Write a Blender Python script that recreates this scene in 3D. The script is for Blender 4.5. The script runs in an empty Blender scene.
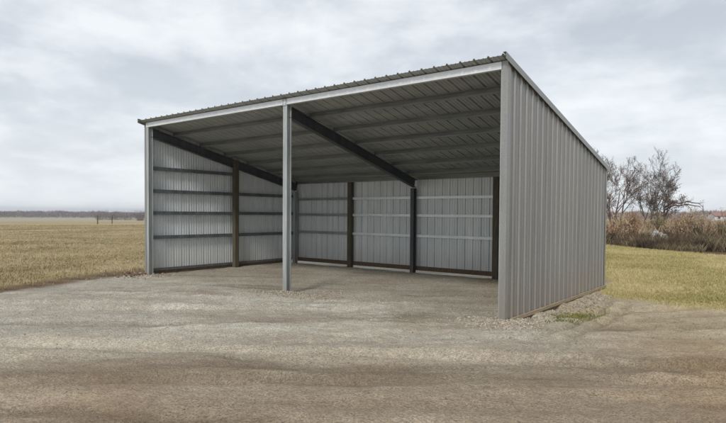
import bpy, bmesh, math, random
import numpy as np
from mathutils import Vector, Matrix
random.seed(7); rng = np.random.default_rng(11)
S = bpy.context.scene
C = S.collection
R = math.radians
HAZE = .0005

# ------------------------------------------------------------------ helpers
def tag(o, label=None, cat=None, group=None, kind=None):
    if label: o['label'] = label
    if cat: o['category'] = cat
    if group: o['group'] = group
    if kind: o['kind'] = kind
    return o

def empty(name, loc, label, cat, group=None):
    o = bpy.data.objects.new(name, None); C.objects.link(o); o.location = loc
    o.empty_display_size = .3
    return tag(o, label, cat, group)

def link(name, me, mat, parent=None):
    o = bpy.data.objects.new(name, me); C.objects.link(o)
    if mat and not me.materials: me.materials.append(mat)
    if parent:
        o.parent = parent
        o.location = -Vector(parent.location) if parent.type == 'EMPTY' else (0, 0, 0)
    return o

class MB:
    """collects geometry that is linked as one mesh"""
    def __init__(s): s.v = []; s.f = []
    def box(s, a, b):
        n = len(s.v); x0, y0, z0 = a; x1, y1, z1 = b
        s.v += [(x0,y0,z0),(x1,y0,z0),(x1,y1,z0),(x0,y1,z0),(x0,y0,z1),(x1,y0,z1),(x1,y1,z1),(x0,y1,z1)]
        s.f += [tuple(n+i for i in q) for q in ((0,3,2,1),(4,5,6,7),(0,1,5,4),(1,2,6,5),(2,3,7,6),(3,0,4,7))]
        return s
    def extrude(s, prof, p0, p1, ex, ey):
        """closed profile [(a,b)] swept from p0 to p1 on the axes ex, ey"""
        n = len(s.v); k = len(prof); ex = Vector(ex); ey = Vector(ey)
        for p in (Vector(p0), Vector(p1)):
            s.v += [tuple(p + ex*a + ey*b) for a, b in prof]
        for i in range(k):
            j = (i+1) % k
            s.f.append((n+i, n+j, n+k+j, n+k+i))
        s.f.append(tuple(range(n+k-1, n-1, -1))); s.f.append(tuple(range(n+k, n+2*k)))
        return s
    def tube(s, pts, rad, sides=5):
        n0 = len(s.v); m = len(pts)
        for i, p in enumerate(pts):
            p = Vector(p)
            t = (Vector(pts[min(i+1, m-1)]) - Vector(pts[max(i-1, 0)]))
            t = t.normalized() if t.length > 1e-9 else Vector((0, 0, 1))
            a = t.orthogonal().normalized(); b = t.cross(a)
            for k in range(sides):
                w = 2*math.pi*k/sides
                s.v.append(tuple(p + (a*math.cos(w) + b*math.sin(w))*rad[i]))
        for i in range(m-1):
            for k in range(sides):
                q = (k+1) % sides
                s.f.append((n0+i*sides+k, n0+i*sides+q, n0+(i+1)*sides+q, n0+(i+1)*sides+k))
        return s
    def build(s, name, mat, parent=None, bevel=0, recalc=True):
        me = bpy.data.meshes.new(name); me.from_pydata(s.v, [], s.f); me.update()
        if recalc:
            bm = bmesh.new(); bm.from_mesh(me)
            bmesh.ops.recalc_face_normals(bm, faces=bm.faces)
            if bevel:
                es = [e for e in bm.edges if len(e.link_faces) == 2 and e.calc_face_angle(0) > .6]
                bmesh.ops.bevel(bm, geom=es, offset=bevel, segments=1, affect='EDGES')
            bm.to_mesh(me); bm.free()
        return link(name, me, mat, parent)

# ------------------------------------------------------------------ materials
def newmat(name):
    m = bpy.data.materials.new(name); m.use_nodes = True
    nt = m.node_tree; b = nt.nodes['Principled BSDF']
    return m, nt, b
def N(nt, t, **kw):
    n = nt.nodes.new(t)
    for k, v in kw.items():
        if k in n.inputs: n.inputs[k].default_value = v
        else: setattr(n, k, v)
    return n
def ramp(nt, src, stops):
    r = nt.nodes.new('ShaderNodeValToRGB'); e = r.color_ramp.elements
    while len(e) < len(stops): e.new(.5)
    for i, (p, c) in enumerate(stops):
        e[i].position = p; e[i].color = (*c, 1) if len(c) == 3 else c
    nt.links.new(src, r.inputs[0]); return r
def coords(nt, scale=(1, 1, 1), rot=(0, 0, 0)):
    g = nt.nodes.new('ShaderNodeNewGeometry'); m = nt.nodes.new('ShaderNodeMapping')
    m.inputs['Scale'].default_value = scale; m.inputs['Rotation'].default_value = rot
    nt.links.new(g.outputs['Position'], m.inputs['Vector']); return m.outputs[0]
def mixc(nt, a, b, f, mode='MIX'):
    m = nt.nodes.new('ShaderNodeMix'); m.data_type = 'RGBA'; m.blend_type = mode
    for i, v in ((0, f), (6, a), (7, b)):
        if hasattr(v, 'node'): nt.links.new(v, m.inputs[i])
        else: m.inputs[i].default_value = v if i == 0 else ((*v, 1) if len(v) == 3 else v)
    return m.outputs[2]

def sheet_metal(name, c0, c1, dirt, metallic, rough, streak=(7, 7, .5), laps=0):
    m, nt, b = newmat(name)
    n1 = N(nt, 'ShaderNodeTexNoise', Scale=1.0, Detail=5.0, Roughness=.6); nt.links.new(coords(nt, streak), n1.inputs['Vector'])
    n2 = N(nt, 'ShaderNodeTexNoise', Scale=55.0, Detail=2.0); nt.links.new(coords(nt), n2.inputs['Vector'])
    n3 = N(nt, 'ShaderNodeTexNoise', Scale=.9, Detail=4.0); nt.links.new(coords(nt), n3.inputs['Vector'])
    r1 = ramp(nt, n1.outputs[0], [(.35, c0), (.68, c1)])
    sp = ramp(nt, n2.outputs[0], [(.3, (.9, .9, .9)), (.7, (1.06, 1.06, 1.06))])
    c = mixc(nt, r1.outputs[0], sp.outputs[0], 1.0, 'MULTIPLY')
    # dust splashed up on the foot of the sheet; each sheet of cladding differs a little in tone
    g = nt.nodes.new('ShaderNodeNewGeometry'); sx = nt.nodes.new('ShaderNodeSeparateXYZ'); nt.links.new(g.outputs['Position'], sx.inputs[0])
    if laps:
        q = []
        for k in (0, 1):
            a1 = N(nt, 'ShaderNodeMath', operation='DIVIDE'); nt.links.new(sx.outputs[k], a1.inputs[0]); a1.inputs[1].default_value = .9144
            a2 = N(nt, 'ShaderNodeMath', operation='FLOOR'); nt.links.new(a1.outputs[0], a2.inputs[0]); q.append(a2)
        wn = N(nt, 'ShaderNodeTexWhiteNoise', noise_dimensions='1D'); nt.links.new(q[laps-1].outputs[0], wn.inputs['W'])
        lr = ramp(nt, wn.outputs[0], [(0, (.96, .96, .963)), (1, (1.035, 1.035, 1.03))]); c = mixc(nt, c, lr.outputs[0], 1.0, 'MULTIPLY')
    mr = N(nt, 'ShaderNodeMapRange'); mr.inputs[1].default_value = .75; mr.inputs[2].default_value = 0; nt.links.new(sx.outputs[2], mr.inputs[0])
    mm = N(nt, 'ShaderNodeMath', operation='MULTIPLY'); nt.links.new(mr.outputs[0], mm.inputs[0]); nt.links.new(n3.outputs[0], mm.inputs[1])
    c = mixc(nt, c, dirt, mm.outputs[0])
    nt.links.new(c, b.inputs['Base Color'])
    rr = ramp(nt, n1.outputs[0], [(.3, (rough-.08,)*3), (.7, (rough+.1,)*3)]); nt.links.new(rr.outputs[0], b.inputs['Roughness'])
    b.inputs['Metallic'].default_value = metallic
    bp = N(nt, 'ShaderNodeBump', Strength=.12, Distance=.02); nt.links.new(n3.outputs[0], bp.inputs['Height']); nt.links.new(bp.outputs[0], b.inputs['Normal'])
    return m

M_wall = sheet_metal('wall_sheet', (.25, .25, .245), (.30, .301, .294), (.30, .26, .21), .35, .42, laps=2)
M_wallin = sheet_metal('inner_wall_sheet', (.68, .73, .76), (.80, .84, .86), (.42, .39, .34), .15, .5, laps=1)
M_wallback = sheet_metal('back_wall_sheet', (.58, .62, .64), (.72, .76, .78), (.40, .36, .30), .15, .5, laps=1)
M_roof = sheet_metal('roof_sheet', (.345, .37, .375), (.455, .485, .485), (.3, .26, .2), .35, .48, (.8, 5, 5), laps=1)
M_trim = sheet_metal('trim_metal', (.25, .255, .252), (.33, .335, .33), (.3, .26, .21), .3, .4)
M_galv = sheet_metal('galvanised_steel', (.42, .45, .47), (.62, .65, .67), (.36, .33, .28), .35, .42, (9, 9, 2))
M_head = sheet_metal('bright_galvanised_steel', (.66, .70, .73), (.84, .87, .89), (.36, .33, .28), .3, .38, (2, 9, 9))
M_post = sheet_metal('weathered_steel', (.34, .375, .385), (.50, .53, .53), (.30, .27, .22), .35, .48, (9, 9, 1.2))
M_dark = sheet_metal('dark_primed_steel', (.045, .051, .06), (.085, .093, .105), (.12, .10, .08), .1, .6)
M_dgirt = sheet_metal('dull_grey_steel', (.11, .125, .14), (.18, .20, .21), (.16, .14, .12), .3, .5)
M_purl = sheet_metal('purlin_steel', (.24, .26, .26), (.36, .38, .38), (.2, .2, .2), .35, .5, (2, 9, 9))

def wood(name, c0, c1, sc=(14, 14, 1.4)):
    m, nt, b = newmat(name)
    n1 = N(nt, 'ShaderNodeTexNoise', Scale=3.0, Detail=6.0, Roughness=.65, Distortion=.6); nt.links.new(coords(nt, sc), n1.inputs['Vector'])
    r1 = ramp(nt, n1.outputs[0], [(.3, c0), (.7, c1)]); nt.links.new(r1.outputs[0], b.inputs['Base Color'])
    b.inputs['Roughness'].default_value = .85
    bp = N(nt, 'ShaderNodeBump', Strength=.4, Distance=.01); nt.links.new(n1.outputs[0], bp.inputs['Height']); nt.links.new(bp.outputs[0], b.inputs['Normal'])
    return m
M_wpost = wood('post_timber', (.05, .042, .028), (.13, .11, .072))
M_skirt = wood('skirt_timber', (.20, .15, .09), (.42, .33, .22), (3, 1.2, 30))
M_block = wood('dark_block_timber', (.07, .045, .025), (.14, .10, .06))
M_bark = wood('grey_bark', (.085, .068, .056), (.16, .13, .105))
M_bark2 = wood('brown_bark', (.09, .06, .045), (.17, .115, .085))
M_stake = wood('weathered_stake', (.16, .14, .10), (.30, .26, .19))

def attr_mat(name, rough=.9, trans=0.0, noise=None):
    m, nt, b = newmat(name)
    a = nt.nodes.new('ShaderNodeAttribute'); a.attribute_name = 'tint'
    c = a.outputs['Color']
    if noise:
        n1 = N(nt, 'ShaderNodeTexNoise', Scale=noise, Detail=4.0); nt.links.new(coords(nt), n1.inputs['Vector'])
        r1 = ramp(nt, n1.outputs[0], [(.3, (.75,)*3), (.7, (1.2,)*3)]); c = mixc(nt, c, r1.outputs[0], 1.0, 'MULTIPLY')
    nt.links.new(c, b.inputs['Base Color']); b.inputs['Roughness'].default_value = rough
    b.inputs['Specular IOR Level'].default_value = .15
    return m
M_stone = attr_mat('stone', .9, noise=60)
M_blade = attr_mat('dry_blades', .9)
M_twig = attr_mat('twigs', .95)

# ------------------------------------------------------------------ value noise
_T = rng.random((257, 257)); _T[-1] = _T[0]; _T[:, -1] = _T[:, 0]
def vn(x, y, seed=0):
    x = np.asarray(x, float) + seed*17.31; y = np.asarray(y, float) + seed*7.77
    xi = np.floor(x).astype(int); yi = np.floor(y).astype(int); fx = x-xi; fy = y-yi
    fx = fx*fx*(3-2*fx); fy = fy*fy*(3-2*fy); a = xi & 255; b = yi & 255
    return (_T[a, b]*(1-fx)+_T[a+1, b]*fx)*(1-fy)+(_T[a, b+1]*(1-fx)+_T[a+1, b+1]*fx)*fy
def fbm(x, y, seed=0, o=4, g=.5):
    r = 0; A = 1; t = 0
    for i in range(o):
        r = r+A*vn(x*2**i, y*2**i, seed+i*3); t += A; A *= g
    return r/t
def sstep(a, b, x):
    t = np.clip((x-a)/(b-a), 0, 1); return t*t*(3-2*t)

# ------------------------------------------------------------------ ground layout (metres; shed front left foot at 0,0)
def d_left(x, y):     # > 0 on the grass left of the gravel yard
    w = .18*(fbm(x*.9, y*.9, 3)-.5)*2 + .5*(fbm(x*.22, y*.22, 5)-.5)*2
    edge = np.where(y > .2, -.80, -.80-.29*(np.minimum(y, .2)-.2))
    return (edge + w*.8 - x)*.95
def d_right(x, y):    # > 0 on the lawn behind the shed
    w = .35*(fbm(x*.8, y*.8, 8)-.5)*2
    e = np.where(x < 9.35, 6.6+.0*x, 4.5-.40*(np.clip(x, 9.67, 15)-9.67))
    return (y - e + w)
def d_back(x, y):     # > 0 in the rough ground beyond the lawn
    w = .8*(fbm(x*.35, y*.35, 9)-.5)*2
    e = 23.6-.84*(x-4.6)
    return (y-e)*.77+w
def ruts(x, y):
    """0..1: compacted wheel marks with painted-in shade; and pale dusty patches that bring out relief"""
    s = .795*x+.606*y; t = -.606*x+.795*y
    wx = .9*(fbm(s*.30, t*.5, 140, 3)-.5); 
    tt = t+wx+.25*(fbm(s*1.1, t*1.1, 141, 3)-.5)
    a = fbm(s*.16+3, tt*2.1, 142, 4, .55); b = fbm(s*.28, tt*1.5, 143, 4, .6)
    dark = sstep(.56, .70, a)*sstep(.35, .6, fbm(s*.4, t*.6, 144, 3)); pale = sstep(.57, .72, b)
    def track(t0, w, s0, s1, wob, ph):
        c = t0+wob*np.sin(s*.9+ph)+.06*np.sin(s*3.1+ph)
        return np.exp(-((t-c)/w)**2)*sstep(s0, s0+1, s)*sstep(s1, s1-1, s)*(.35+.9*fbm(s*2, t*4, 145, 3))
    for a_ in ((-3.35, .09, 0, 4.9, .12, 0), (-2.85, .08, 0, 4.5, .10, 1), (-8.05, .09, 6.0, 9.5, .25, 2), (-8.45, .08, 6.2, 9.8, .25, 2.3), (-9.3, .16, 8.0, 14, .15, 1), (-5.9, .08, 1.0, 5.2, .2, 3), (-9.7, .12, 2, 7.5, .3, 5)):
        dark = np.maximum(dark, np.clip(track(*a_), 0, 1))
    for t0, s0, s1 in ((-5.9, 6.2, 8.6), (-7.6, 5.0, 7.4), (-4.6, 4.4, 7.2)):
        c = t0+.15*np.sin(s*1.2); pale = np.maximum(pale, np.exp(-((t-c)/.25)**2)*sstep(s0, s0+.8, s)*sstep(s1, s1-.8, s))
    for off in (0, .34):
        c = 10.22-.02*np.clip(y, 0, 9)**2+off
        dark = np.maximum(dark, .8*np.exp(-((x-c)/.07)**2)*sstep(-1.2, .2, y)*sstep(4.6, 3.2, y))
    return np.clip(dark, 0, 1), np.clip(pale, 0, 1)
def masks(x, y):
    dl = d_left(x, y); dr = d_right(x, y)
    g = np.maximum(sstep(-.12, .16, dl), sstep(-.25, .35, dr))
    earth = np.exp(-((dl-.10)/.22)**2)*(y < .4)
    br = sstep(-.4, .5, d_back(x, y))*(x > -30)
    return dl, dr, g, earth, br
def height(x, y):
    dl, dr, g, earth, br = masks(x, y)
    s = .795*x+.606*y; t = -.606*x+.795*y
    near = np.exp(-((x-8)**2+(y+2)**2)/900.)
    yard = 1-g
    h = yard*(.11*(fbm(s*.22, t*.8, 20, 4)-.5) + .085*(fbm(s*.9, t*3.0, 24, 3, .6)-.5) + .042*(fbm(x*5, y*5, 28, 3, .65)-.5)*sstep(-9.5, -6, t) + .012*(fbm(x*7, y*7, 29, 2)-.5))*near
    for off, amp, ph in ((-8.9, .06, 0), (-7.5, .055, 2), (-5.2, .045, 1), (-3.9, .05, 4), (-10.6, .055, 5)):
        c = off+.5*np.sin(s*.22+ph)
        h = h - amp*np.exp(-((t-c)/.11)**2)*yard*sstep(.25, .6, fbm(s*.35, t*.2, 31+ph))
        h = h + amp*.6*np.exp(-((t-c-.19)/.09)**2)*yard*sstep(.25, .6, fbm(s*.35, t*.2, 31+ph))
    for off, ph in ((-3.35, 0), (-2.85, 2)):
        c = off+.10*np.sin(s*1.3+ph)
        k = sstep(.2, 1.2, s)*sstep(4.7, 3.9, s)
        h = h - .09*np.exp(-((t-c)/.12)**2)*k + .07*np.exp(-((t-c+.24)/.12)**2)*k
    for off in (0, .34):
        c = 10.22-.02*np.clip(y, 0, 9)**2+off; k = sstep(-1.2, .2, y)*sstep(4.6, 3.2, y)
        h = h - .035*np.exp(-((x-c)/.09)**2)*k + .02*np.exp(-((x-c-.16)/.07)**2)*k
    dk, pl = ruts(x, y); h = h + yard*near*(.02*pl-.03*dk)
    inside = sstep(-.1, .3, x)*sstep(9.5, 9.2, x)*sstep(-.2, .5, y)*sstep(5.4, 5.1, y)
    h = h*(1-.45*inside)
    h = h + g*(.09*sstep(0, .35, np.maximum(dl, 0)) *(y < 6) + .07*(fbm(x*.5, y*.5, 40)-.5)*near + .03*(fbm(x*3, y*3, 41)-.5)*near)
    side = sstep(9.42, 9.75, x)*sstep(-.3, 2.2, y)*sstep(8, 5, y)
    h = h - .10*side*sstep(12.5, 10.0, x) - .03*sstep(5.0, 5.4, y)*sstep(8, 6, y)*(x < 9.5)
    # heaped stones round the feet of the columns
    for (cx, cy, r, a) in ((9.45, -.12, .30, .035), (4.9, .1, .45, .02), (-.1, 0, .3, .03), (6.0, .9, .7, .05), (7.6, .3, .9, .06), (3.0, -.6, .8, .05)):
        h = h + a*np.exp(-((x-cx)**2+(y-cy)**2)/r**2)
    # rise of the land far off; low ground beyond the lawn
    r = np.hypot(x-12.8, y+7.5)
    h = h - .2*br*sstep(0, 6, d_back(x, y)) + (.9*sstep(-40, 10, x) - 1.6*sstep(-20, -120, x))*sstep(60, 280, r)
    return h

# one sheet: cells of a few cm near the shed, kilometres out at the rim
def axis(c, n, d0, far):
    k = np.arange(-n, n+1)
    lo, hi = 1e-4, .2
    for _ in range(60):
        a = (lo+hi)/2
        if d0/a*math.sinh(a*n) > far: hi = a
        else: lo = a
    return c + d0/a*np.sinh(a*k)
gx = axis(8.0, 330, .040, 2500.); gy = axis(-1.8, 330, .040, 2500.)
X, Y = np.meshgrid(gx, gy, indexing='ij')
Z = height(X, Y)
dl, dr, g, earth, br = masks(X, Y)
def grid_mesh(name, X, Y, Z):
    nx, ny = X.shape
    me = bpy.data.meshes.new(name); me.vertices.add(nx*ny)
    me.vertices.foreach_set('co', np.stack([X, Y, Z], -1).ravel().astype(np.float32))
    i = np.arange(nx*ny).reshape(nx, ny)
    q = np.stack([i[:-1, :-1], i[1:, :-1], i[1:, 1:], i[:-1, 1:]], -1).reshape(-1, 4)
    me.loops.add(q.size); me.loops.foreach_set('vertex_index', q.ravel().astype(np.int32))
    me.polygons.add(len(q)); me.polygons.foreach_set('loop_start', np.arange(0, q.size, 4, dtype=np.int32))
    me.polygons.foreach_set('loop_total', np.full(len(q), 4, np.int32))
    me.polygons.foreach_set('use_smooth', np.ones(len(q), bool))
    me.update(calc_edges=True); return me
gme = grid_mesh('ground', X, Y, Z)
at = gme.color_attributes.new('zone', 'FLOAT_COLOR', 'POINT')
at.data.foreach_set('color', np.stack([g, earth, br, np.ones_like(g)], -1).ravel().astype(np.float32))

at2 = gme.color_attributes.new('relief_tone', 'FLOAT_COLOR', 'POINT'); dk_, pl_ = ruts(X, Y)  # dark and pale tones that paint in the relief of the ruts
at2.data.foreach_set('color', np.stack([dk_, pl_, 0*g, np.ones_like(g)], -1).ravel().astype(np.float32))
def ground_material():
    m, nt, b = newmat('ground_surface'); L = nt.links.new
    a = nt.nodes.new('ShaderNodeAttribute'); a.attribute_name = 'zone'
    sep = nt.nodes.new('ShaderNodeSeparateColor'); L(a.outputs['Color'], sep.inputs[0])
    P = coords(nt)
    rot = coords(nt, (1, 1, 1), (0, 0, -R(37.3)))
    st = nt.nodes.new('ShaderNodeMapping'); st.inputs['Scale'].default_value = (.28, 1.6, 1); L(rot, st.inputs[0])
    big = N(nt, 'ShaderNodeTexNoise', Scale=.55, Detail=6.0, Roughness=.6); L(P, big.inputs['Vector'])
    strk = N(nt, 'ShaderNodeTexNoise', Scale=1.2, Detail=9.0, Roughness=.68, Distortion=.5); L(st.outputs[0], strk.inputs['Vector'])
    med = N(nt, 'ShaderNodeTexNoise', Scale=9.0, Detail=8.0, Roughness=.72); L(P, med.inputs['Vector'])
    vor = N(nt, 'ShaderNodeTexVoronoi', Scale=38.0); L(P, vor.inputs['Vector'])
    vor2 = N(nt, 'ShaderNodeTexVoronoi', Scale=80.0); L(P, vor2.inputs['Vector'])
    # gravel and packed dirt
    yard = ramp(nt, strk.outputs[0], [(.25, (.325, .295, .25)), (.45, (.39, .36, .315)), (.58, (.435, .41, .365)), (.78, (.50, .48, .435))])
    bt = ramp(nt, big.outputs[0], [(.35, (.86, .82, .76)), (.62, (1.08, 1.10, 1.08))])
    yc = mixc(nt, yard.outputs[0], bt.outputs[0], 1.0, 'MULTIPLY')
    grit = ramp(nt, vor2.outputs['Color'], [(.1, (.66, .64, .62)), (.5, (1, 1, 1)), (.92, (1.34, 1.33, 1.30))])
    gritf = ramp(nt, big.outputs[0], [(.35, (.55,)*3), (.6, (1,)*3)])
    yc = mixc(nt, yc, mixc(nt, yc, grit.outputs[0], 1.0, 'MULTIPLY'), gritf.outputs[0])
    md = ramp(nt, med.outputs[0], [(.3, (.80, .79, .77)), (.7, (1.16, 1.16, 1.15))])
    yc = mixc(nt, yc, md.outputs[0], 1.0, 'MULTIPLY')
    # the worn brown drive in front of the camera
    sx = nt.nodes.new('ShaderNodeSeparateXYZ'); L(rot, sx.inputs[0])
    g1 = N(nt, 'ShaderNodeMapRange'); g1.interpolation_type = 'SMOOTHSTEP'
    g1.inputs[1].default_value = -5.8; g1.inputs[2].default_value = -9.3; L(sx.outputs[1], g1.inputs[0])
    yc = mixc(nt, yc, mixc(nt, yc, (.74, .645, .56), 1.0, 'MULTIPLY'), g1.outputs[0])
    g3 = N(nt, 'ShaderNodeMapRange'); g3.interpolation_type = 'SMOOTHSTEP'; g3.inputs[1].default_value = 7.2; g3.inputs[2].default_value = 9.8; L(sx.outputs[0], g3.inputs[0])
    yc = mixc(nt, yc, mixc(nt, yc, (1.0, .90, .75), 1.0, 'MULTIPLY'), g3.outputs[0])
    a2 = nt.nodes.new('ShaderNodeAttribute'); a2.attribute_name = 'relief_tone'; sp2 = nt.nodes.new('ShaderNodeSeparateColor'); L(a2.outputs['Color'], sp2.inputs[0])
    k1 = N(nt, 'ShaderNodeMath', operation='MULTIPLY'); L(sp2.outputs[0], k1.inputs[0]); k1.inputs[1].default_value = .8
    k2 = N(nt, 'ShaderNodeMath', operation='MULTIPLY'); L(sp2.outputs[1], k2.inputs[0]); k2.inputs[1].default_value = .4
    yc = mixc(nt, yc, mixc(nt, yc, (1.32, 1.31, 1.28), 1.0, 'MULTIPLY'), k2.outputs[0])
    yc = mixc(nt, yc, mixc(nt, yc, (.60, .57, .53), 1.0, 'MULTIPLY'), k1.outputs[0])  # shade of the ruts painted into the yard colour
    # grass ground
    fld = N(nt, 'ShaderNodeTexNoise', Scale=.16, Detail=8.0, Roughness=.62)
    fst = nt.nodes.new('ShaderNodeMapping'); fst.inputs['Rotation'].default_value = (0, 0, -R(20)); fst.inputs['Scale'].default_value = (1.6, .35, 1); L(P, fst.inputs[0]); L(fst.outputs[0], fld.inputs['Vector'])
    fc = ramp(nt, fld.outputs[0], [(.32, (.26, .21, .11)), (.46, (.34, .27, .15)), (.60, (.41, .33, .20)), (.75, (.47, .39, .26))])
    fm = N(nt, 'ShaderNodeTexNoise', Scale=5.0, Detail=9.0, Roughness=.75); L(P, fm.inputs['Vector'])
    fr = ramp(nt, fm.outputs[0], [(.28, (.55, .58, .5)), (.5, (1, 1, 1)), (.75, (1.3, 1.27, 1.2))])
    gc = mixc(nt, fc.outputs[0], fr.outputs[0], 1.0, 'MULTIPLY')
    # the lawn side is greener
    px = nt.nodes.new('ShaderNodeSeparateXYZ'); L(P, px.inputs[0])
    g2 = N(nt, 'ShaderNodeMapRange'); g2.inputs[1].default_value = -2; g2.inputs[2].default_value = 4; L(px.outputs[0], g2.inputs[0])
    lawn = mixc(nt, ramp(nt, fld.outputs[0], [(.35, (.39, .33, .15)), (.65, (.51, .43, .225))]).outputs[0], fr.outputs[0], 1.0, 'MULTIPLY')
    gc = mixc(nt, gc, lawn, g2.outputs[0])
    # a pale stubble field far to the left
    d1 = N(nt, 'ShaderNodeMapRange'); d1.inputs[1].default_value = -75; d1.inputs[2].default_value = -95; L(px.outputs[0], d1.inputs[0])
    gc = mixc(nt, gc, (.36, .33, .25), d1.outputs[0])
    c = mixc(nt, yc, gc, sep.outputs[0])
    c = mixc(nt, c, mixc(nt, (.115, .07, .045), md.outputs[0], 1.0, 'MULTIPLY'), sep.outputs[1])
    brc = ramp(nt, fm.outputs[0], [(.3, (.07, .05, .03)), (.6, (.18, .12, .07)), (.8, (.28, .20, .12))])
    c = mixc(nt, c, brc.outputs[0], sep.outputs[2])
    L(c, b.inputs['Base Color']); b.inputs['Roughness'].default_value = .95; b.inputs['Specular IOR Level'].default_value = .15
    ad = N(nt, 'ShaderNodeMath', operation='MULTIPLY_ADD'); L(vor.outputs['Distance'], ad.inputs[0]); ad.inputs[1].default_value = -.9; L(med.outputs[0], ad.inputs[2])
    b1 = N(nt, 'ShaderNodeBump', Strength=.5, Distance=.03); L(ad.outputs[0], b1.inputs['Height'])
    b2 = N(nt, 'ShaderNodeBump', Strength=.5, Distance=.012); L(vor2.outputs['Distance'], b2.inputs['Height']); L(b1.outputs[0], b2.inputs['Normal'])
    b3 = N(nt, 'ShaderNodeBump', Strength=.5, Distance=.10); L(strk.outputs[0], b3.inputs['Height']); L(b2.outputs[0], b3.inputs['Normal'])
    L(b3.outputs[0], b.inputs['Normal'])
    return m
tag(link('ground', gme, ground_material()), kind='structure')

# ------------------------------------------------------------------ many-element meshes from numpy
def np_mesh(name, verts, faces, tints, mat, parent=None, **tags):
    """verts (n,k,3) with the same faces per element; tints (n,3)"""
    n, k, _ = verts.shape; F = np.asarray(faces); fl = F.shape[1]
    me = bpy.data.meshes.new(name); me.vertices.add(n*k)
    me.vertices.foreach_set('co', verts.reshape(-1).astype(np.float32))
    q = (F[None]+np.arange(n)[:, None, None]*k).reshape(-1, fl)
    me.loops.add(q.size); me.loops.foreach_set('vertex_index', q.ravel().astype(np.int32))
    me.polygons.add(len(q)); me.polygons.foreach_set('loop_start', np.arange(0, q.size, fl, dtype=np.int32))
    me.polygons.foreach_set('loop_total', np.full(len(q), fl, np.int32)); me.update(calc_edges=True)
    a = me.color_attributes.new('tint', 'FLOAT_COLOR', 'POINT')
    col = np.concatenate([np.repeat(tints, k, 0), np.ones((n*k, 1))], 1)
    a.data.foreach_set('color', col.ravel().astype(np.float32))
    o = link(name, me, mat, parent); tag(o, **tags); return o

t_ = (1+5**.5)/2
ICO = np.array([(-1,t_,0),(1,t_,0),(-1,-t_,0),(1,-t_,0),(0,-1,t_),(0,1,t_),(0,-1,-t_),(0,1,-t_),(t_,0,-1),(t_,0,1),(-t_,0,-1),(-t_,0,1)])/1.9
ICF = [(0,11,5),(0,5,1),(0,1,7),(0,7,10),(0,10,11),(1,5,9),(5,11,4),(11,10,2),(10,7,6),(7,1,8),(3,9,4),(3,4,2),(3,2,6),(3,6,8),(3,8,9),(4,9,5),(2,4,11),(6,2,10),(8,6,7),(9,8,1)]
def stones(name, x, y, size, tints, sink=.25, **tags):
    n = len(x); v = ICO[None]*(1+.35*(rng.random((n, 12, 1))-.5)*2)
    v = v*(.65+.7*rng.random((n, 1, 3)))*np.array([1, 1, .72])
    a = rng.random(n)*6.283; c, s = np.cos(a)[:, None], np.sin(a)[:, None]
    vx = v[..., 0]*c-v[..., 1]*s; vy = v[..., 0]*s+v[..., 1]*c
    v = np.stack([vx, vy, v[..., 2]], -1)*size[:, None, None]
    z = height(x, y)+size*(.5-sink)
    v += np.stack([x, y, z], -1)[:, None, :]
    return np_mesh(name, v, ICF, tints, M_stone, **tags)
def greys(n, base, var=.25, warm=.06):
    k = 1+var*(rng.random(n)-.5)*2; w = warm*(rng.random(n)-.3)
    return np.clip(np.array(base)[None]*k[:, None]*np.stack([1+w, 1+0*w, 1-w], -1), .02, .85)

px, py, ps = [], [], []
def scatter(n, fx, fy, s0, s1):
    px.append(fx(n)); py.append(fy(n)); ps.append(s0+(s1-s0)*rng.random(n)**2.2)
nrm = lambda c, w: (lambda n: c+w*rng.standard_normal(n))
uni = lambda a, b: (lambda n: a+(b-a)*rng.random(n))
scatter(3400, nrm(9.66, .12), uni(-.3, 5.4), .005, .020)          # along the right wall
scatter(1900, nrm(9.45, .28), nrm(-.16, .18), .005, .019)          # right column
scatter(900, nrm(4.95, .38), nrm(-.02, .20), .006, .022)         # centre column
scatter(500, nrm(5.7, .6), nrm(.25, .30), .005, .018)
scatter(350, nrm(-.05, .35), nrm(-.12, .25), .007, .030)
scatter(3500, uni(.1, 9.2), uni(.1, 5.1), .005, .015)
scatter(9000, uni(-.4, 13.5), uni(-7, 4), .003, .009)
scatter(500, nrm(9.2, .9), nrm(-.7, .35), .004, .012)
x = np.concatenate(px); y = np.concatenate(py); s_ = np.concatenate(ps)
_, _, g_, _, _ = masks(x, y)
ok = (g_ < .5) & (np.hypot(x-12.85, y+7.51) > 2.5) & ~((x > 9.36) & (x < 9.52) & (y > .02) & (y < 5.3))
x, y, s_ = x[ok], y[ok], s_[ok]
tn = greys(len(x), (.38, .34, .28), .38, .12)
strewn = (y < -1.2) | (x > 10.6); tn[strewn] *= .62
stones('gravel', x, y, s_, tn, kind='stuff', label='loose pale gravel strewn over the yard and heaped along the shed', cat='gravel')

# heap of rust brown rubble at the foot of the left column
n = 220; x = nrm(-.42, .15)(n); y = nrm(.20, .25)(n)
tr = greys(n, (.17, .115, .08), .5, .1); pale = rng.random(n) < .25; tr[pale] = greys(pale.sum(), (.5, .46, .4))
stones('rubble_heap', x, y, .012+.045*rng.random(n)**1.6, tr, .1, kind='stuff', label='small heap of rust brown rubble beside the foot of the left column', cat='rubble')

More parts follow.
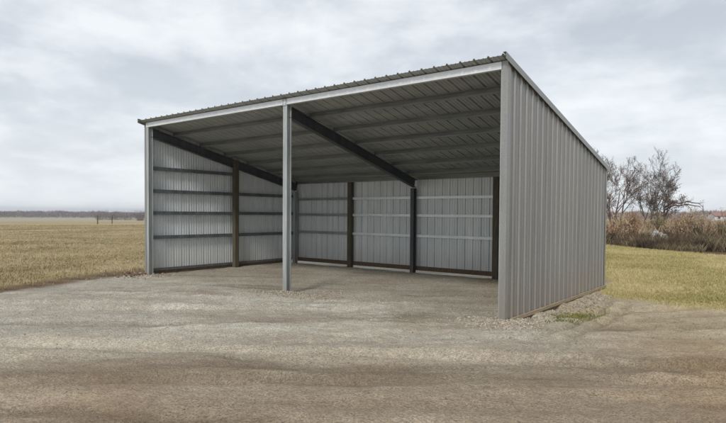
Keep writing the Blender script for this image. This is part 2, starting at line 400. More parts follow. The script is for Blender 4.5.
# ------------------------------------------------------------------ grass
def blades(name, x, y, h, w, tints, mat, lean=.5, nb=1, **tags):
    n = len(x); a = rng.random(n)*6.283; z = height(x, y)-.004
    dx, dy = np.cos(a)*w, np.sin(a)*w
    la = rng.random(n)*6.283; ll = h*lean*(.3+rng.random(n))
    lx, ly = np.cos(la)*ll, np.sin(la)*ll
    base = np.stack([x, y, z], -1)
    v = np.stack([base-np.stack([dx, dy, 0*x], -1), base+np.stack([dx, dy, 0*x], -1),
                  base+np.stack([lx*.4+dx*.7, ly*.4+dy*.7, h*.6], -1), base+np.stack([lx, ly, h], -1)], 1)
    return np_mesh(name, v, [(0, 1, 2), (0, 2, 3)], tints, mat, **tags)
def grass_tints(x, y, cols, sc=.5, seed=60):
    f = fbm(x*sc, y*sc, seed)*1.0+.35*(rng.random(len(x))-.5); f = np.clip((f-.25)/.5, 0, .999)*(len(cols)-1)
    i = f.astype(int); fr = (f-i)[:, None]; cols = np.array(cols)
    return cols[i]*(1-fr)+cols[np.minimum(i+1, len(cols)-1)]*fr
CAM = np.array([12.85, -7.51])
straw = [(.25, .215, .11), (.33, .275, .145), (.40, .33, .19), (.47, .39, .24)]
lawnc = [(.31, .28, .115), (.40, .345, .16), (.48, .41, .21), (.55, .47, .27)]
def wedge(n, a0, a1, r0, r1, pw=1.0):
    """points fanned out from where the photographer stood, thinning with distance"""
    a = R(a0)+(R(a1)-R(a0))*rng.random(n); r = r0*(r1/r0)**(rng.random(n)**pw)
    return CAM[0]+r*np.sin(a), CAM[1]+r*np.cos(a), r
x, y, r = wedge(150000, -76, -50, 10, 75)
dl_, dr_, g_, e_, b_ = masks(x, y)
ok = (dl_ > -.02) & (rng.random(len(x)) < np.clip(.25+fbm(x*.9, y*.9, 70)*1.3-.2, 0, 1)) & ~((dl_ < .22) & (rng.random(len(x)) < .6)); x, y, r = x[ok], y[ok], r[ok]
h = (.02+.045*rng.random(len(x)))*(.6+fbm(x*.6, y*.6, 71)); w = .0022+.00038*r
blades('field_grass', x, y, h, w, grass_tints(x, y, straw), M_blade, .7, kind='stuff', label='dry tan grass of the open field left of the shed', cat='grass')
x, y, r = wedge(170000, -20, 8, 10, 36)
dl_, dr_, g_, e_, b_ = masks(x, y)
ok = (dr_ > -.15) & (d_back(x, y) < .2) & (rng.random(len(x)) < np.clip(dr_*1.5+.15, .05, 1)*np.clip(.35+fbm(x*.9, y*.9, 72), 0, 1)) & (x > 3); x, y, r = x[ok], y[ok], r[ok]
h = (.02+.04*rng.random(len(x)))*(.6+fbm(x*.7, y*.7, 73)); w = .0022+.00038*r
blades('lawn_grass', x, y, h, w, grass_tints(x, y, lawnc, .45, 61), M_blade, .7, kind='stuff', label='yellow green grass of the lawn beyond the right wall of the shed', cat='grass')
n = 1500; x = nrm(9.95, .17)(n); y = nrm(1.75, .5)(n)
blades('weed_patch', x, y, .015+.045*rng.random(n), np.full(n, .0045), grass_tints(x, y, [(.10, .13, .035), (.17, .19, .05), (.30, .27, .10)], 3), M_blade, .9,
       kind='stuff', label='green weeds growing through the gravel along the right wall of the shed', cat='weeds')

# ------------------------------------------------------------------ the shed
XL, XR, D = -.20, 9.48, 5.22          # outer faces
SL = .229                             # roof fall per metre
zr = lambda y: 3.825-SL*y             # underside of the roof sheet
SH = empty('open_front_shed', (4.7, 2.6, 0), 'open fronted grey metal shed with single slope ribbed roof on a gravel yard', 'shed')
PITCH = .2286
def rib_profile(u0, u1, start):
    """ribbed sheet: (u, depth) points, ribs standing out"""
    pts = [(u0, 0)]; u = start
    while u < u1:
        for du, d in ((-.021, 0), (-.009, .024), (.009, .024), (.021, 0), (.066, 0), (.073, .006), (.083, .006), (.090, 0), (.138, 0), (.145, .006), (.155, .006), (.162, 0)):
            if u0 < u+du < u1: pts.append((u+du, d))
        u += PITCH
    pts.append((u1, 0)); return pts
def sheet(name, mat, u0, u1, start, P, parent, label=None, screws=None):
    """P(u, depth, end) -> point"""
    mb = MB(); pr = rib_profile(u0, u1, start); th = .0015
    ring = [(u, d) for u, d in pr]+[(u, d-th) for u, d in reversed(pr)]
    k = len(ring)
    mb.v = [P(u, d, 0) for u, d in ring]+[P(u, d, 1) for u, d in ring]
    for i in range(k):
        j = (i+1) % k; mb.f.append((i, j, k+j, k+i))
    m = len(pr)
    for i in range(m-1):
        a, b = i, i+1; c, d = k-1-i, k-2-i
        mb.f.append((a, c, d, b)); mb.f.append((k+a, k+b, k+d, k+c))
    if screws:      # washered screw heads beside the ribs
        u = start+.045
        while u < u1-.03:
            for w in screws:
                p = Vector(P(u, .0005, 0)); q = Vector(P(u, .006, 0)); f = w(u); p[2] = q[2] = f
                mb.tube([p, q], [.010, .007], 6); n0 = len(mb.v); mb.f.append(tuple(range(n0-6, n0)))
            u += PITCH
    o = mb.build(name, mat, parent)
    if label: o['label'] = label
    return o
lip = zr
sheet('wall_sheet', M_wall, .03, D-.02, .27, lambda u, d, e: (XR-.022+d, u, (.05, lip(u)-.004)[e]), SH, 'grey ribbed outer wall sheet on the right side', [lambda u, k=k: k for k in (.13, .955, 1.575, 2.13)]+[lambda u: lip(u)-.10])
sheet('wall_sheet', M_wallin, .0, D-.02, .12, lambda u, d, e: (XL+.022-d, u, (.12, lip(u)-.004)[e]), SH, 'pale ribbed wall sheet on the left side')
sheet('wall_sheet', M_wallback, XL+.03, XR-.03, .08, lambda u, d, e: (u, D-.022+d, (.145, lip(D)-.006)[e]), SH, 'pale ribbed wall sheet across the back')
RY0, RY1 = -.15, D+.12
roof = sheet('roof', M_roof, XL-.06, XR+.03, XL+.06, lambda u, d, e: (u, (RY0, RY1)[e], zr((RY0, RY1)[e])+.003+d), SH, 'ribbed metal roof sheet sloping to the back')
# rake trims: an L of folded metal along each side edge
for xs, sg in ((XR+.034, 1), (XL-.064, -1)):
    mb = MB(); t = .003*sg
    prof = [(0, -.052), (0, .046), (-.05*sg, .046), (-.05*sg, .043), (-t, .043), (-t, -.052)]
    mb.extrude(prof, (xs, RY0-.006, zr(RY0-.006)), (xs, RY1+.01, zr(RY1+.01)), (1, 0, 0), (0, 0, 1))
    o = mb.build('rake_trim', M_trim, roof)
    o.parent = roof; o.location = (0, 0, 0)
# roof screws on the ribs along each purlin line (one mesh: surface fixings)
PUR = [.75, 1.55, 2.35, 3.15, 3.95, 4.70]

def beam_c(name, mat, p0, p1, hgt, wid, ex, ez, parent=SH, label=None, th=.004, lipd=.014):
    """C channel: web on the ex=0 side, flanges running towards +ex"""
    w, h, t, l = wid, hgt, th, lipd
    prof = [(0, 0), (w, 0), (w, l), (w-t, l), (w-t, t), (t, t), (t, h-t), (w-t, h-t), (w-t, h-l), (w, h-l), (w, h), (0, h)]
    o = MB().extrude(prof, p0, p1, ex, ez).build(name, mat, parent)
    if label: o['label'] = label
    return o
def beam_h(name, mat, p0, p1, dep, wid, ex, ey, parent=SH, label=None, tf=.009, tw=.007):
    """H section centred on the line; dep along ey, flange width along ex"""
    a, d = wid/2, dep/2
    prof = [(-a, -d), (a, -d), (a, -d+tf), (tw/2, -d+tf), (tw/2, d-tf), (a, d-tf), (a, d), (-a, d), (-a, d-tf), (-tw/2, d-tf), (-tw/2, -d+tf), (-a, -d+tf)]
    o = MB().extrude(prof, p0, p1, ex, ey).build(name, mat, parent)
    if label: o['label'] = label
    return o

# front header
beam_c('header_beam', M_head, (XL+.02, .055, 3.705), (XR-.10, .055, 3.705), .112, .060, (0, -1, 0), (0, 0, 1), label='bright galvanised header along the open front').location.y += 0
mb = MB().box((XL+.02, -.012, 3.707), (XR-.10, -.0055, 3.815)); mb.build('header_plate', M_head, SH)

# steel columns
XC0, XC1 = 4.855, 4.50
yc = .055
for (xx, lab) in ((-.085, 'grey steel column at the left front corner'), (XC0, 'grey steel column in the middle of the open front'), (XR-.066, 'grey steel column at the right front corner')):
    c = beam_h('column', M_post, (xx, yc, -.15), (xx, yc, 3.704), .12, .112 if xx < 9 else .084, (1, 0, 0), (0, 1, 0), label=lab)
    mb = MB().box((xx-.06, yc-.085, .012), (xx+.06, yc+.085, .024))
    for q in (-1, 1):
        for w in (-1, 1): mb.tube([(xx+q*.04, yc+w*.073, .02), (xx+q*.04, yc+w*.073, .05)], [.008, .008], 6)
    mb.build('base_plate', M_dgirt, c)
# bolted plate where the header crosses the middle column
mb = MB().box((XC0-.055, -.022, 3.690), (XC0+.055, -.0125, 3.812))
for q in (-1, 1):
    for w in (-1, 1): mb.tube([(XC0+q*.035, -.020, 3.752+w*.038), (XC0+q*.035, -.034, 3.752+w*.038)], [.010, .010], 6)
mb.build('bolted_plate', M_galv, SH)
# back columns
for xx, lab in ((-.06, 'dark steel column in the left back corner'), (XC1, 'dark steel column in the middle of the back wall'), (XR-.10, 'dark steel column in the right back corner')):
    yb = D-.16
    beam_h('column', M_dark if xx > 0 else M_post, (xx, yb, -.15), (xx, yb, zr(yb)-.37), .13, .112, (1, 0, 0), (0, 1, 0), label=lab)
# wooden posts
def wpost(xx, y0, top, wx, wy, lab):
    MB().box((xx-wx/2, y0-wy/2, -.2), (xx+wx/2, y0+wy/2, top)).build('wooden_post', M_wpost, SH, .006)['label'] = lab
wpost(-.02, 2.66, zr(2.66)-.13, .14, .14, 'brown timber post half way along the left wall')
wpost(2.23, D-.115, zr(D-.115)-.13, .14, .14, 'brown timber post in the left bay of the back wall')
wpost(6.93, D-.115, zr(D-.115)-.13, .15, .14, 'brown timber post in the right bay of the back wall')
wpost(9.32, 2.66, zr(2.66)-.13, .13, .14, 'brown timber post half way along the right wall')

# rafters below the purlins
def rafter(x0, x1, lab, mat=M_dark):
    y0, y1 = .12, D-.10; cz = -.115-.115
    p0 = Vector((x0, y0, zr(y0)+cz)); p1 = Vector((x1, y1, zr(y1)+cz))
    d = (p1-p0).normalized(); ex = Vector((0, 0, 1)).cross(d).normalized(); up = d.cross(ex)
    beam_h('rafter', mat, p0, p1, .215, .115, ex, up, label=lab)
rafter(-.07, -.07, 'dark rafter along the left wall'); rafter(XC0, XC1, 'dark rafter across the middle of the shed'); rafter(XR-.10, XR-.10, 'dark rafter along the right wall')
# purlins under the roof sheet
for i, yy in enumerate(PUR):
    z = zr(yy)-.112; up = Vector((0, SL, 1)).normalized(); f = Vector((0, -1, SL)).normalized()
    p = beam_c('purlin', M_purl, (XL+.03, yy, z), (XR-.03, yy, z), .112, .055, f, up, th=.003)
    # bolted cleats on the middle rafter
    t = (yy-.12)/(D-.22); xr = XC0+(XC1-XC0)*t
    MB().box((xr-.05, yy-.085, z+.004), (xr+.05, yy-.060, z+.10)).build('cleat', M_dgirt, p)
# eave strut at the back
beam_c('eave_strut', M_purl, (XL+.03, D-.03, zr(D)-.10), (XR-.03, D-.03, zr(D)-.10), .10, .05, (0, -1, 0), (0, 0, 1))

# girts
def girt(kind, a0, a1, z, mat):
    h, w = (.085, .095) if kind == 'left' else (.072, .072)
    if kind == 'left':
        o = MB().extrude([(0, -h/2), (w, -h/2), (w, h/2), (0, h/2), (0, h/2-.004), (w-.004, h/2-.004), (w-.004, -h/2+.004), (0, -h/2+.004)], (XL+.024, a0, z), (XL+.024, a1, z), (1, 0, 0), (0, 0, 1))
    elif kind == 'right':
        o = MB().extrude([(0, -h/2), (-w, -h/2), (-w, h/2), (0, h/2), (0, h/2-.004), (-w+.004, h/2-.004), (-w+.004, -h/2+.004), (0, -h/2+.004)], (XR-.026, a0, z), (XR-.026, a1, z), (1, 0, 0), (0, 0, 1))
    else:
        o = MB().extrude([(0, -h/2), (-w, -h/2), (-w, h/2), (0, h/2), (0, h/2-.004), (-w+.004, h/2-.004), (-w+.004, -h/2+.004), (0, -h/2+.004)], (a0, D-.026, z), (a1, D-.026, z), (0, 1, 0), (0, 0, 1))
    return o.build('girt', mat, SH)
for z in (2.70, 2.13, 1.575, .955):
    girt('left', .12, 2.59, z, M_dgirt)
    if z < 2.6: girt('left', 2.73, D-.24, z, M_dgirt)
    if z < 2.6: girt('right', .12, D-.24, z, M_galv)
for z in (2.04, 1.555, 1.0):
    for j, (a0, a1) in enumerate(((.0, 2.16), (2.30, XC1-.06), (XC1+.06, 6.855), (7.005, XR-.16))):
        girt('back', a0, a1, z, M_purl if j == 0 else M_head)
# bottom rails and skirts
MB().box((XL+.026, .12, .10), (XL+.080, D-.24, .165)).build('bottom_rail', M_dgirt, SH)
MB().box((XL+.026, .12, .02), (XL+.062, D-.24, .097)).build('skirt_board', M_block, SH)
MB().box((XL+.1, D-.062, .055), (XR-.16, D-.026, .17)).build('skirt_board', M_block, SH)
o = MB().box((XR+.0005, .16, .005), (XR+.030, D+.01, .062)).build('skirt_board', M_skirt, SH, .004); o['label'] = 'tan timber skirt board along the foot of the right wall'
o = MB().box((XR-.022, .20, -.045), (XR+.012, D-.05, .003)).build('skirt_board', M_block, SH, .003); o['label'] = 'lower dark timber board under the right wall'
for yy in (2.75, D-.10):
    MB().box((XR-.09, yy-.06, -.22), (XR+.022, yy+.06, -.047)).build('foundation_block', M_block, SH, .006)
# corner trims
def trim(pr, z0, z1a, name='corner_trim', x=0, y=0):
    MB().extrude(pr, (x, y, z0), (x, y, z1a), (1, 0, 0), (0, 1, 0)).build(name, M_trim, SH)
t = .0025
trim([(-.095, 0), (0, 0), (0, .11), (-t, .11), (-t, t), (-.095, t)], .06, zr(0)-.005, x=XR+.003, y=-.012)
trim([(.06, 0), (0, 0), (0, .12), (t, .12), (t, t), (.06, t)], .06, zr(0)-.005, x=XL-.003, y=-.012)
trim([(-.10, 0), (0, 0), (0, -.10), (-t, -.10), (-t, -t), (-.10, -t)], .06, zr(D)-.03, x=XR+.003, y=D+.003)
MB().box((XR-.13, -.030, -.10), (XR-.02, .11, .05)).build('foundation_block', M_post, SH, .004)

# ------------------------------------------------------------------ bare trees
def grow(p, d, length, rad, lvl, out, spread, nseg=5, wob=.18, up=.12, tips=None, maxl=4, kids=(5, 8)):
    pts = [p.copy()]; rd = [rad]; dd = d.copy()
    for i in range(nseg):
        dd = (dd + Vector((random.gauss(0, wob), random.gauss(0, wob), random.gauss(0, wob)+up*.5))).normalized()
        p = p+dd*(length/nseg); pts.append(p.copy()); rd.append(max(rad*(1-.80*(i+1)/nseg), .0035))
    out.append((pts, rd, lvl))
    if lvl >= maxl:
        if tips is not None: tips.append(pts[-1])
        return
    n = random.randint(*kids)
    for k in range(n):
        f = (.22 if lvl else .30)+(.78 if lvl else .70)*(k+random.random())/n; f = min(f, .98)
        i = min(int(f*nseg), nseg-1); q = pts[i].lerp(pts[i+1], f*nseg-i)
        t = (pts[i+1]-pts[i]).normalized()
        side = t.cross(Vector((random.gauss(0, 1), random.gauss(0, 1), random.gauss(0, 1)))).normalized()
        nd = (t*math.cos(spread)+side*math.sin(spread*random.uniform(.7, 1.3))).normalized()
        r0 = rd[i]*random.uniform(.45, .62)
        grow(q, nd, length*random.uniform(.45, .70)*(1-.35*f*(lvl > 0)), max(r0, .004), lvl+1, out, spread, nseg if lvl < 2 else 3, wob, up, tips, maxl, kids)
def tree(x, y, H, label, trunks=1, tw=.10, spread=.75, bark=M_bark, leaf=None, nleaf=0, first=None, maxl=4, seed=1, lean=(0, 0), kids=(5, 8), tint=(.12, .09, .065), group=None, wid=1.0, extra=None):
    random.seed(seed); z = float(height(np.array([x]), np.array([y]))[0])
    root = empty('bare_tree', (x, y, z), label, 'tree', group)
    out = []; tips = []
    for k in range(trunks):
        d = Vector((lean[0]+random.gauss(0, .10*(trunks > 1)), lean[1]+random.gauss(0, .1*(trunks > 1)), 1)).normalized()
        grow(Vector((x+.35*k*(trunks > 1)*random.uniform(-1, 1), y, z-.1)), d, H*.72*random.uniform(.85, 1), tw*random.uniform(.8, 1), 0, out, spread, 7, .07, .12, tips, maxl, kids)
    if extra: extra(out, tips, Vector((x, y, z)))
    a, b = MB(), MB()
    for pts, rd, lv in out:
        if lv <= 1: a.tube(pts, rd, 6 if lv == 0 else 5)
        else: b.tube(pts, [max(r, .006) for r in rd], 3)
    a.build('trunk', bark, root, recalc=False)
    b.build('crown', bark, root, recalc=False)
    if nleaf:
        T = np.array([tuple(t) for t in tips]); idx = rng.integers(0, len(T), nleaf)
        c = T[idx]+rng.standard_normal((nleaf, 3))*leaf[0]
        u = rng.standard_normal((nleaf, 3)); u /= np.linalg.norm(u, axis=1)[:, None]; w = rng.standard_normal((nleaf, 3)); w /= np.linalg.norm(w, axis=1)[:, None]
        sz = leaf[1]*(.6+.8*rng.random((nleaf, 1)))
        v = np.stack([c-u*sz, c+w*sz*.6, c+u*sz, c-w*sz*.6], 1)
        v = v-np.array([0, 0, 0])
        o = np_mesh('dead_leaves', v, [(0, 1, 2, 3)], greys(nleaf, tint, .4, .15), M_twig, root)
    return root
def vp(u, dep, f=552.68, yaw=-.6512):
    """ground point at depth dep in the photo's column u (726 px wide), used for laying the site out"""
    k = (u-363-14.3)/f
    dx = math.sin(yaw)+k*math.cos(yaw); dy = math.cos(yaw)-k*math.sin(yaw)
    return 12.85+dx*dep, -7.51+dy*dep

def bough(out, tips, o):
    # long limb reaching right and drooping at its end
    dr = Vector((.795, .606, 0))
    for zz, s0 in ((2.55, 0), (2.78, .25)):
        pts = [o+dr*(q)+Vector((0, 0, zz+hh)) for q, hh in ((.1, -.3), (.8, .12), (1.3, .05), (1.9, .2), (2.5, .08), (2.9, .04), (3.2, -.2), (3.36, -.75))]
        out.append((pts, [.06, .056, .05, .045, .04, .034, .026, .012], 1))
        for i in range(1, 6):
            grow(pts[i], (dr*.6+Vector((random.gauss(0, .5), random.gauss(0, .5), random.uniform(-.5, .5)))).normalized(), .7, .02, 3, out, .7, 3, .2, .0, tips, 4, (3, 5))
x, y = vp(613, 42); tree(x, y, 5.8, 'dense bare tree with russet twigs closest to the shed wall', 3, .13, .62, M_bark2, (.08, .04), 1500, seed=4, kids=(5, 6), tint=(.22, .13, .09))
x, y = vp(603, 47); tree(x, y, 6.4, 'bare grey tree rising just behind the back edge of the right wall', 2, .12, .6, M_bark, seed=9, kids=(5, 7))
x, y = vp(650, 44); tree(x, y, 5.6, 'tall bare tree with several upright grey trunks', 3, .13, .6, M_bark, (.08, .035), 900, seed=12, kids=(5, 6), tint=(.26, .19, .15))
x, y = vp(663, 45); tree(x, y, 5.0, 'spreading bare tree with a long bough drooping to the right', 2, .13, .85, M_bark2, (.10, .045), 2600, seed=21, kids=(5, 7), tint=(.22, .155, .11), extra=bough)

# ------------------------------------------------------------------ shrubs in the rough ground
def shrub(x, y, H, W, n, cols, label, group, seed):
    rs = np.random.default_rng(seed); z0 = float(height(np.array([x]), np.array([y]))[0])
    root = empty('dry_shrub', (x, y, z0), label, 'shrub', group)
    # stems
    mb = MB(); ends = []
    for k in range(26):
        a = rs.random()*6.283; r0 = W*.18*rs.random(); r1 = W*.5*rs.random()**.6; h = H*(.6+.4*rs.random())
        p0 = (x+r0*math.cos(a), y+r0*math.sin(a), z0-.05); p2 = (x+r1*math.cos(a), y+r1*math.sin(a), z0+h)
        p1 = ((p0[0]*.6+p2[0]*.4)+rs.normal()*.05, (p0[1]*.6+p2[1]*.4)+rs.normal()*.05, z0+h*.5)
        mb.tube([p0, p1, p2], [.018, .013, .005], 3); ends.append((p0, p1, p2))
    mb.build('stems', M_bark2, root, recalc=False)
    e = np.array(ends); k = rs.integers(0, len(e), n); t = rs.random(n)[:, None]**.8
    base = np.where(t < .5, e[k, 0]*(1-2*t)+e[k, 1]*2*t, e[k, 1]*(2-2*t)+e[k, 2]*(2*t-1))
    d = rs.standard_normal((n, 3))*.55+np.array([0, 0, .9]); d /= np.linalg.norm(d, axis=1)[:, None]
    L = (.12+.28*rs.random((n, 1)))*H*.35; w = np.cross(d, rs.standard_normal((n, 3))); w /= np.linalg.norm(w, axis=1)[:, None]; w *= .010+.012*rs.random((n, 1))
    base = base+rs.standard_normal((n, 3))*W*.05; base[:, 2] = np.maximum(base[:, 2], z0+.02)
    v = np.stack([base-w, base+w, base+d*L+w*.3, base+d*L-w*.3], 1)
    cc = np.array(cols)[rs.integers(0, len(cols), n)]*(.7+.6*rs.random((n, 1)))
    np_mesh('twigs', v, [(0, 1, 2, 3)], cc, M_twig, root, kind='stuff')
tan = [(.42, .31, .19), (.36, .25, .15), (.50, .40, .27)]
rust = [(.34, .20, .11), (.27, .15, .09), (.40, .26, .15)]
olive = [(.20, .18, .09), (.27, .23, .12), (.15, .13, .07)]
SHR = [(609, 33, 1.5, 1.3, rust, 'rust brown shrub at the foot of the shed side of the brush'),
 (622, 36, 1.9, 1.3, tan, 'tan shrub under the dense russet tree'),
 (633, 37, 1.9, 1.2, rust, 'rust brown shrub left of the pale heap'),
 (645, 43, 1.8, 1.3, tan, 'tan shrub behind the pale heap'),
 (660, 41, 1.9, 1.3, olive, 'olive shrub behind the right end of the pale heap'),
 (671, 38, 2.0, 1.2, tan, 'tall tan shrub just right of the pale heap'),
 (679, 39, 2.0, 1.2, rust, 'tall russet shrub under the drooping bough'),
 (687, 37, 1.9, 1.1, tan, 'tall pale tan shrub below the tip of the drooping bough'),
 (696, 39, 2.0, 1.2, olive, 'tall olive shrub right of the drooping bough'),
 (706, 38, 1.7, 1.3, tan, 'low wide tan shrub near the right edge of the photo'),
 (714, 42, 1.8, 1.3, rust, 'russet shrub in front of the far farm building'),
 (724, 37, 1.6, 1.3, olive, 'olive shrub at the right edge of the photo'),
 (733, 40, 1.9, 1.4, tan, 'tan shrub cut by the right edge of the photo')]
for i, (u, dp, H, W, cols, lab) in enumerate(SHR):
    x, y = vp(u, dp); shrub(x, y, H*(.80+.42*((i*7) % 5)/4), W*1.15, 800, cols, lab, 'dry shrubs beyond the lawn', 100+i)

# dark tangled brambles where the lawn ends
n = 120000; a = R(-26)+R(36)*rng.random(n); r = 24+19*rng.random(n)**1.4
x = CAM[0]+r*np.sin(a); y = CAM[1]+r*np.cos(a); db = d_back(x, y)
ok = (db > .2) & (fbm(x*.8, y*.8, 90) > .46); x, y, r, db = x[ok], y[ok], r[ok], db[ok]
f = fbm(x*.9, y*.9, 91); h = (.10+.55*rng.random(len(x)))*(.5+f)*np.clip(.4+db*.35, .4, 1.15)
blades('brambles', x, y, h, np.full(len(x), .0065), grass_tints(x, y, [(.05, .036, .028), (.09, .065, .042), (.15, .115, .07), (.24, .20, .12)], 1.2, 93), M_twig, .45,
       kind='stuff', label='dark tangled brambles and dead weeds where the lawn ends', cat='brambles')
n = 30000; a = R(-30)+R(42)*rng.random(n); r = 43+110*rng.random(n)**1.5
x = CAM[0]+r*np.sin(a); y = CAM[1]+r*np.cos(a)
h = (.3+.7*rng.random(n))*(.4+fbm(x*.15, y*.15, 95)*1.3)
blades('tall_dry_weeds', x, y, h, .008+.0004*r, grass_tints(x, y, [(.26, .19, .12), (.36, .28, .18), (.46, .38, .26)], .3, 97), M_twig, .35,
       kind='stuff', label='brown standing weeds of the rough field behind the shrubs', cat='weeds')

# pale heap among the brush
x0, y0 = vp(657, 32.5); z0 = float(height(np.array([x0]), np.array([y0]))[0])
n = 420; ax_ = rng.standard_normal(n)*.55; ay_ = rng.standard_normal(n)*.3
xx = x0+.795*ax_-.606*ay_; yy = y0+.606*ax_+.795*ay_
hh = .85*np.exp(-(ax_/.75)**2-(ay_/.4)**2)
v = ICO[None]*(1+.4*(rng.random((n, 12, 1))-.5)*2)*(.6+.8*rng.random((n, 1, 3)))*(.05+.10*rng.random((n, 1, 1)))
v += np.stack([xx, yy, z0+hh*rng.random(n)**.4], -1)[:, None, :]
np_mesh('stone_heap', v, ICF, greys(n, (.30, .285, .26), .35), M_stone, kind='stuff', label='pale grey heap of stones lying in the brush under the bare trees', cat='stone heap')

# ------------------------------------------------------------------ far woods, bushes, stakes and farm building
def far_wood(a0, a1, dist, h0, n, cols, name, label, seedn):
    a = R(a0)+(R(a1)-R(a0))*rng.random(n); r = dist*(1+.22*rng.random(n))
    x = CAM[0]+r*np.sin(a); y = CAM[1]+r*np.cos(a); z = height(x, y)
    top = h0*(.55+.9*fbm(a*60, a*0+r*.01, seedn, 3, .5)); t = rng.random(n)**.8
    base = np.stack([x, y, z+top*t*.85], -1)
    L = (.5+1.1*rng.random(n))*h0*.22
    d = rng.standard_normal((n, 3))*.5+np.array([0, 0, .8]); d /= np.linalg.norm(d, axis=1)[:, None]
    w = np.cross(d, rng.standard_normal((n, 3))); w /= np.linalg.norm(w, axis=1)[:, None]; w *= (.03+.06*rng.random((n, 1)))*dist/200
    e = base+d*L[:, None]
    v = np.stack([base-w, base+w, e+w*.2, e-w*.2], 1)
    cc = np.array(cols)[rng.integers(0, len(cols), n)]*(.75+.5*rng.random((n, 1)))
    np_mesh(name, v, [(0, 1, 2, 3)], cc, M_twig, kind='stuff', label=label, cat='wood')
far_wood(-86, -56, 300, 3.3, 45000, [(.23, .205, .215), (.26, .235, .24), (.20, .18, .19)], 'far_wood', 'grey brown leafless wood along the horizon left of the shed', 120)  # pale grey violet tints put extra haze into the wood's colour
far_wood(-32, 16, 260, 3.4, 45000, [(.24, .17, .14), (.19, .15, .12), (.28, .21, .16)], 'far_wood', 'brown leafless wood along the horizon right of the shed', 130)

BUS = [(101, 170, 2.9, 8.0, 'rounded dark bare bush standing out left of the other horizon bushes'),
       (110, 175, 2.5, 8.5, 'bare bush second from the left on the horizon'),
       (119, 180, 2.3, 9.0, 'bare bush in the middle of the horizon row'),
       (129, 170, 2.4, 8.0, 'bare bush near the right end of the horizon row'),
       (140, 125, 2.3, 4.5, 'bare bush on the horizon closest to the left column')]
for i, (u, dp, H, W, lab) in enumerate(BUS):
    x, y = vp(u, dp); shrub(x, y, H, W, 2200, [(.20, .18, .18), (.23, .205, .20), (.17, .15, .15)], lab, 'bare bushes on the left horizon', 200+i)
for i, (u, dp, hh, lab) in enumerate(((97.5, 70, 1.15, 'short dark stake left of the horizon bushes'), (112, 74, 1.1, 'short stake in the field between the bushes'))):
    x, y = vp(u, dp); z = float(height(np.array([x]), np.array([y]))[0]); rr = (.07, .06)[i]
    o = MB().tube([(x, y, z-.1), (x+.01, y, z+hh*.5), (x+.03, y+.01, z+hh)], [rr, rr*.95, rr*.8], 7).build('stake', M_block, recalc=False)
    tag(o, lab, 'stake', 'stakes in the left field')

# farm building at the right edge of the horizon
x, y = vp(722, 150); bz = float(height(np.array([x]), np.array([y]))[0])
FB = empty('farm_building', (x, y, bz), 'pale low farm building with a dull red roof on the right horizon', 'building')
ang = .65; cs, sn = math.cos(ang), math.sin(ang)
def fb(pts): return [(x+a*cs-b*sn, y+a*sn+b*cs, bz+c) for a, b, c in pts]
def prism(prof, a0, a1):
    m = MB(); k = len(prof); m.v = fb([(a0, b, c) for b, c in prof]+[(a1, b, c) for b, c in prof])
    m.f = [(i, (i+1) % k, k+(i+1) % k, k+i) for i in range(k)]+[tuple(range(k)), tuple(range(2*k-1, k-1, -1))]; return m
Mw, nt, b = newmat('white_boards'); b.inputs['Base Color'].default_value = (.62, .62, .62, 1); b.inputs['Roughness'].default_value = .8
Mr, nt, b = newmat('dull_red_roof'); b.inputs['Base Color'].default_value = (.28, .15, .13, 1); b.inputs['Roughness'].default_value = .7
prism([(-1.6, 0), (1.6, 0), (1.6, 1.5), (0, 2.3), (-1.6, 1.5)], -3.0, 3.0).build('wall', Mw, FB)
rfm = prism([(-1.9, 1.42), (0, 2.37), (1.9, 1.42), (1.9, 1.52), (0, 2.48), (-1.9, 1.52)], -3.2, 3.2).build('roof', Mr, FB)
for a0 in (-2.2, .2, 1.6):
    m = MB(); m.v = fb([(a0, -1.63, .3 if a0 == .2 else .7), (a0+.7, -1.63, .3 if a0 == .2 else .7), (a0+.7, -1.63, 1.25), (a0, -1.63, 1.25), (a0, -1.59, .7), (a0+.7, -1.59, .7), (a0+.7, -1.59, 1.25), (a0, -1.59, 1.25)])
    m.f = [(0, 1, 2, 3), (0, 4, 5, 1), (1, 5, 6, 2), (2, 6, 7, 3), (3, 7, 4, 0), (4, 7, 6, 5)]
    m.build('window', M_dark, FB)

# ------------------------------------------------------------------ haze
hm = bpy.data.materials.new('haze_air'); hm.use_nodes = True; hn = hm.node_tree; hn.nodes.clear()
pv = hn.nodes.new('ShaderNodeVolumePrincipled'); pv.inputs['Density'].default_value = HAZE; pv.inputs['Color'].default_value = (.93, .95, 1, 1); pv.inputs['Anisotropy'].default_value = .2
ho = hn.nodes.new('ShaderNodeOutputMaterial'); hn.links.new(pv.outputs[0], ho.inputs['Volume'])
if HAZE:
    tag(MB().box((-2600, -2600, -3.5), (2600, 2600, 12)).build('haze', hm), kind='stuff', label='thin pale haze over the fields', cat='haze')

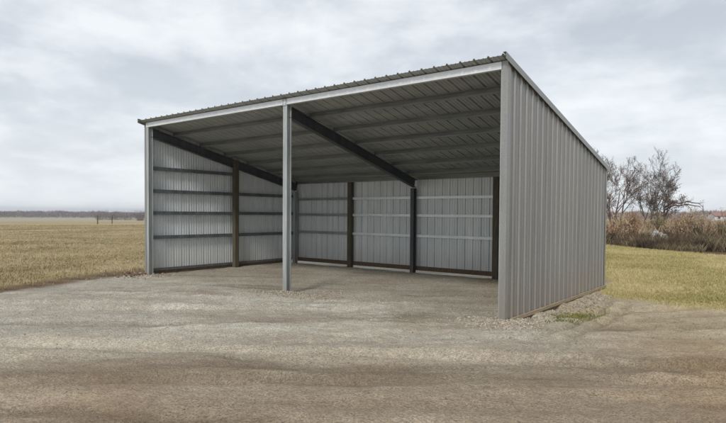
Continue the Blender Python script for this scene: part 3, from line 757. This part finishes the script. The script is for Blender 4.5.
# ------------------------------------------------------------------ sky and light
W = bpy.data.worlds.new('World'); S.world = W; W.use_nodes = True
nt = W.node_tree; nt.nodes.clear(); L = nt.links.new
SUN_EL, SUN_AZ = R(40), R(163)     # azimuth clockwise from +Y: behind the camera
sky = nt.nodes.new('ShaderNodeTexSky'); sky.sky_type = 'NISHITA'; sky.sun_disc = False
sky.sun_elevation = SUN_EL; sky.sun_rotation = SUN_AZ; sky.air_density = 1.2; sky.dust_density = 2.5
tc = nt.nodes.new('ShaderNodeTexCoord'); sp = nt.nodes.new('ShaderNodeSeparateXYZ'); L(tc.outputs['Generated'], sp.inputs[0])
mx = N(nt, 'ShaderNodeMath', operation='MAXIMUM'); L(sp.outputs[2], mx.inputs[0]); mx.inputs[1].default_value = 0
ad = N(nt, 'ShaderNodeMath', operation='ADD'); L(mx.outputs[0], ad.inputs[0]); ad.inputs[1].default_value = .24
dx = N(nt, 'ShaderNodeMath', operation='DIVIDE'); L(sp.outputs[0], dx.inputs[0]); L(ad.outputs[0], dx.inputs[1])
dy = N(nt, 'ShaderNodeMath', operation='DIVIDE'); L(sp.outputs[1], dy.inputs[0]); L(ad.outputs[0], dy.inputs[1])
cb = nt.nodes.new('ShaderNodeCombineXYZ'); L(dx.outputs[0], cb.inputs[0]); L(dy.outputs[0], cb.inputs[1]); cb.inputs[2].default_value = 3.3
n1 = N(nt, 'ShaderNodeTexNoise', Scale=1.5, Detail=8.0, Roughness=.56, Distortion=.25); L(cb.outputs[0], n1.inputs['Vector'])
n2 = N(nt, 'ShaderNodeTexNoise', Scale=4.2, Detail=7.0, Roughness=.55, Distortion=.2); L(cb.outputs[0], n2.inputs['Vector'])
mixn = N(nt, 'ShaderNodeMath', operation='MULTIPLY_ADD'); L(n2.outputs[0], mixn.inputs[0]); mixn.inputs[1].default_value = .35; 
sc_ = N(nt, 'ShaderNodeMath', operation='MULTIPLY'); L(n1.outputs[0], sc_.inputs[0]); sc_.inputs[1].default_value = .65; L(sc_.outputs[0], mixn.inputs[2])
cl = ramp(nt, mixn.outputs[0], [(.38, (3.85, 4.2, 4.7)), (.455, (4.6, 4.9, 5.35)), (.52, (5.55, 5.85, 6.2)), (.61, (6.7, 6.9, 7.05))])
hz = ramp(nt, mx.outputs[0], [(0, (.8,)*3), (.10, (.45,)*3), (.35, (.0,)*3)])
c1 = mixc(nt, cl.outputs[0], (6.7, 7.1, 7.4), hz.outputs[0])
c2 = mixc(nt, sky.outputs[0], c1, .93)
bg = nt.nodes.new('ShaderNodeBackground'); bg.inputs[1].default_value = .107; L(c2, bg.inputs[0])
ow = nt.nodes.new('ShaderNodeOutputWorld'); L(bg.outputs[0], ow.inputs[0])

sl = bpy.data.lights.new('sun', 'SUN'); sl.energy = 1.6; sl.angle = R(11); sl.color = (1, .95, .88)
so = bpy.data.objects.new('sun', sl); C.objects.link(so)
dirv = Vector((math.sin(SUN_AZ)*math.cos(SUN_EL), math.cos(SUN_AZ)*math.cos(SUN_EL), math.sin(SUN_EL)))
so.rotation_euler = dirv.to_track_quat('Z', 'Y').to_euler(); so.location = (0, -20, 20)

# ------------------------------------------------------------------ camera
cam = bpy.data.cameras.new('camera'); co = bpy.data.objects.new('camera', cam); C.objects.link(co)
rt = Vector((.7952078, .6062906, .00749701)); upv = Vector((-.02287379, .01764094, .99958271)); fw = Vector((-.60590537, .79504747, -.02789638))
mt = Matrix((( rt.x, upv.x, -fw.x, 12.8515), (rt.y, upv.y, -fw.y, -7.5074), (rt.z, upv.z, -fw.z, 1.6), (0, 0, 0, 1)))
co.matrix_world = mt
cam.sensor_fit = 'HORIZONTAL'; cam.sensor_width = 36; cam.lens = 552.68/726*36
cam.shift_x = -14.3019/726; cam.shift_y = 17.4937/726
cam.clip_start = .1; cam.clip_end = 6000
S.camera = co
S.view_settings.view_transform = 'Standard'; S.view_settings.look = 'None'; S.view_settings.gamma = 1; S.view_settings.exposure = .40
S.view_settings.use_curve_mapping = False
S.render.engine = 'CYCLES'; S.cycles.max_bounces = 8
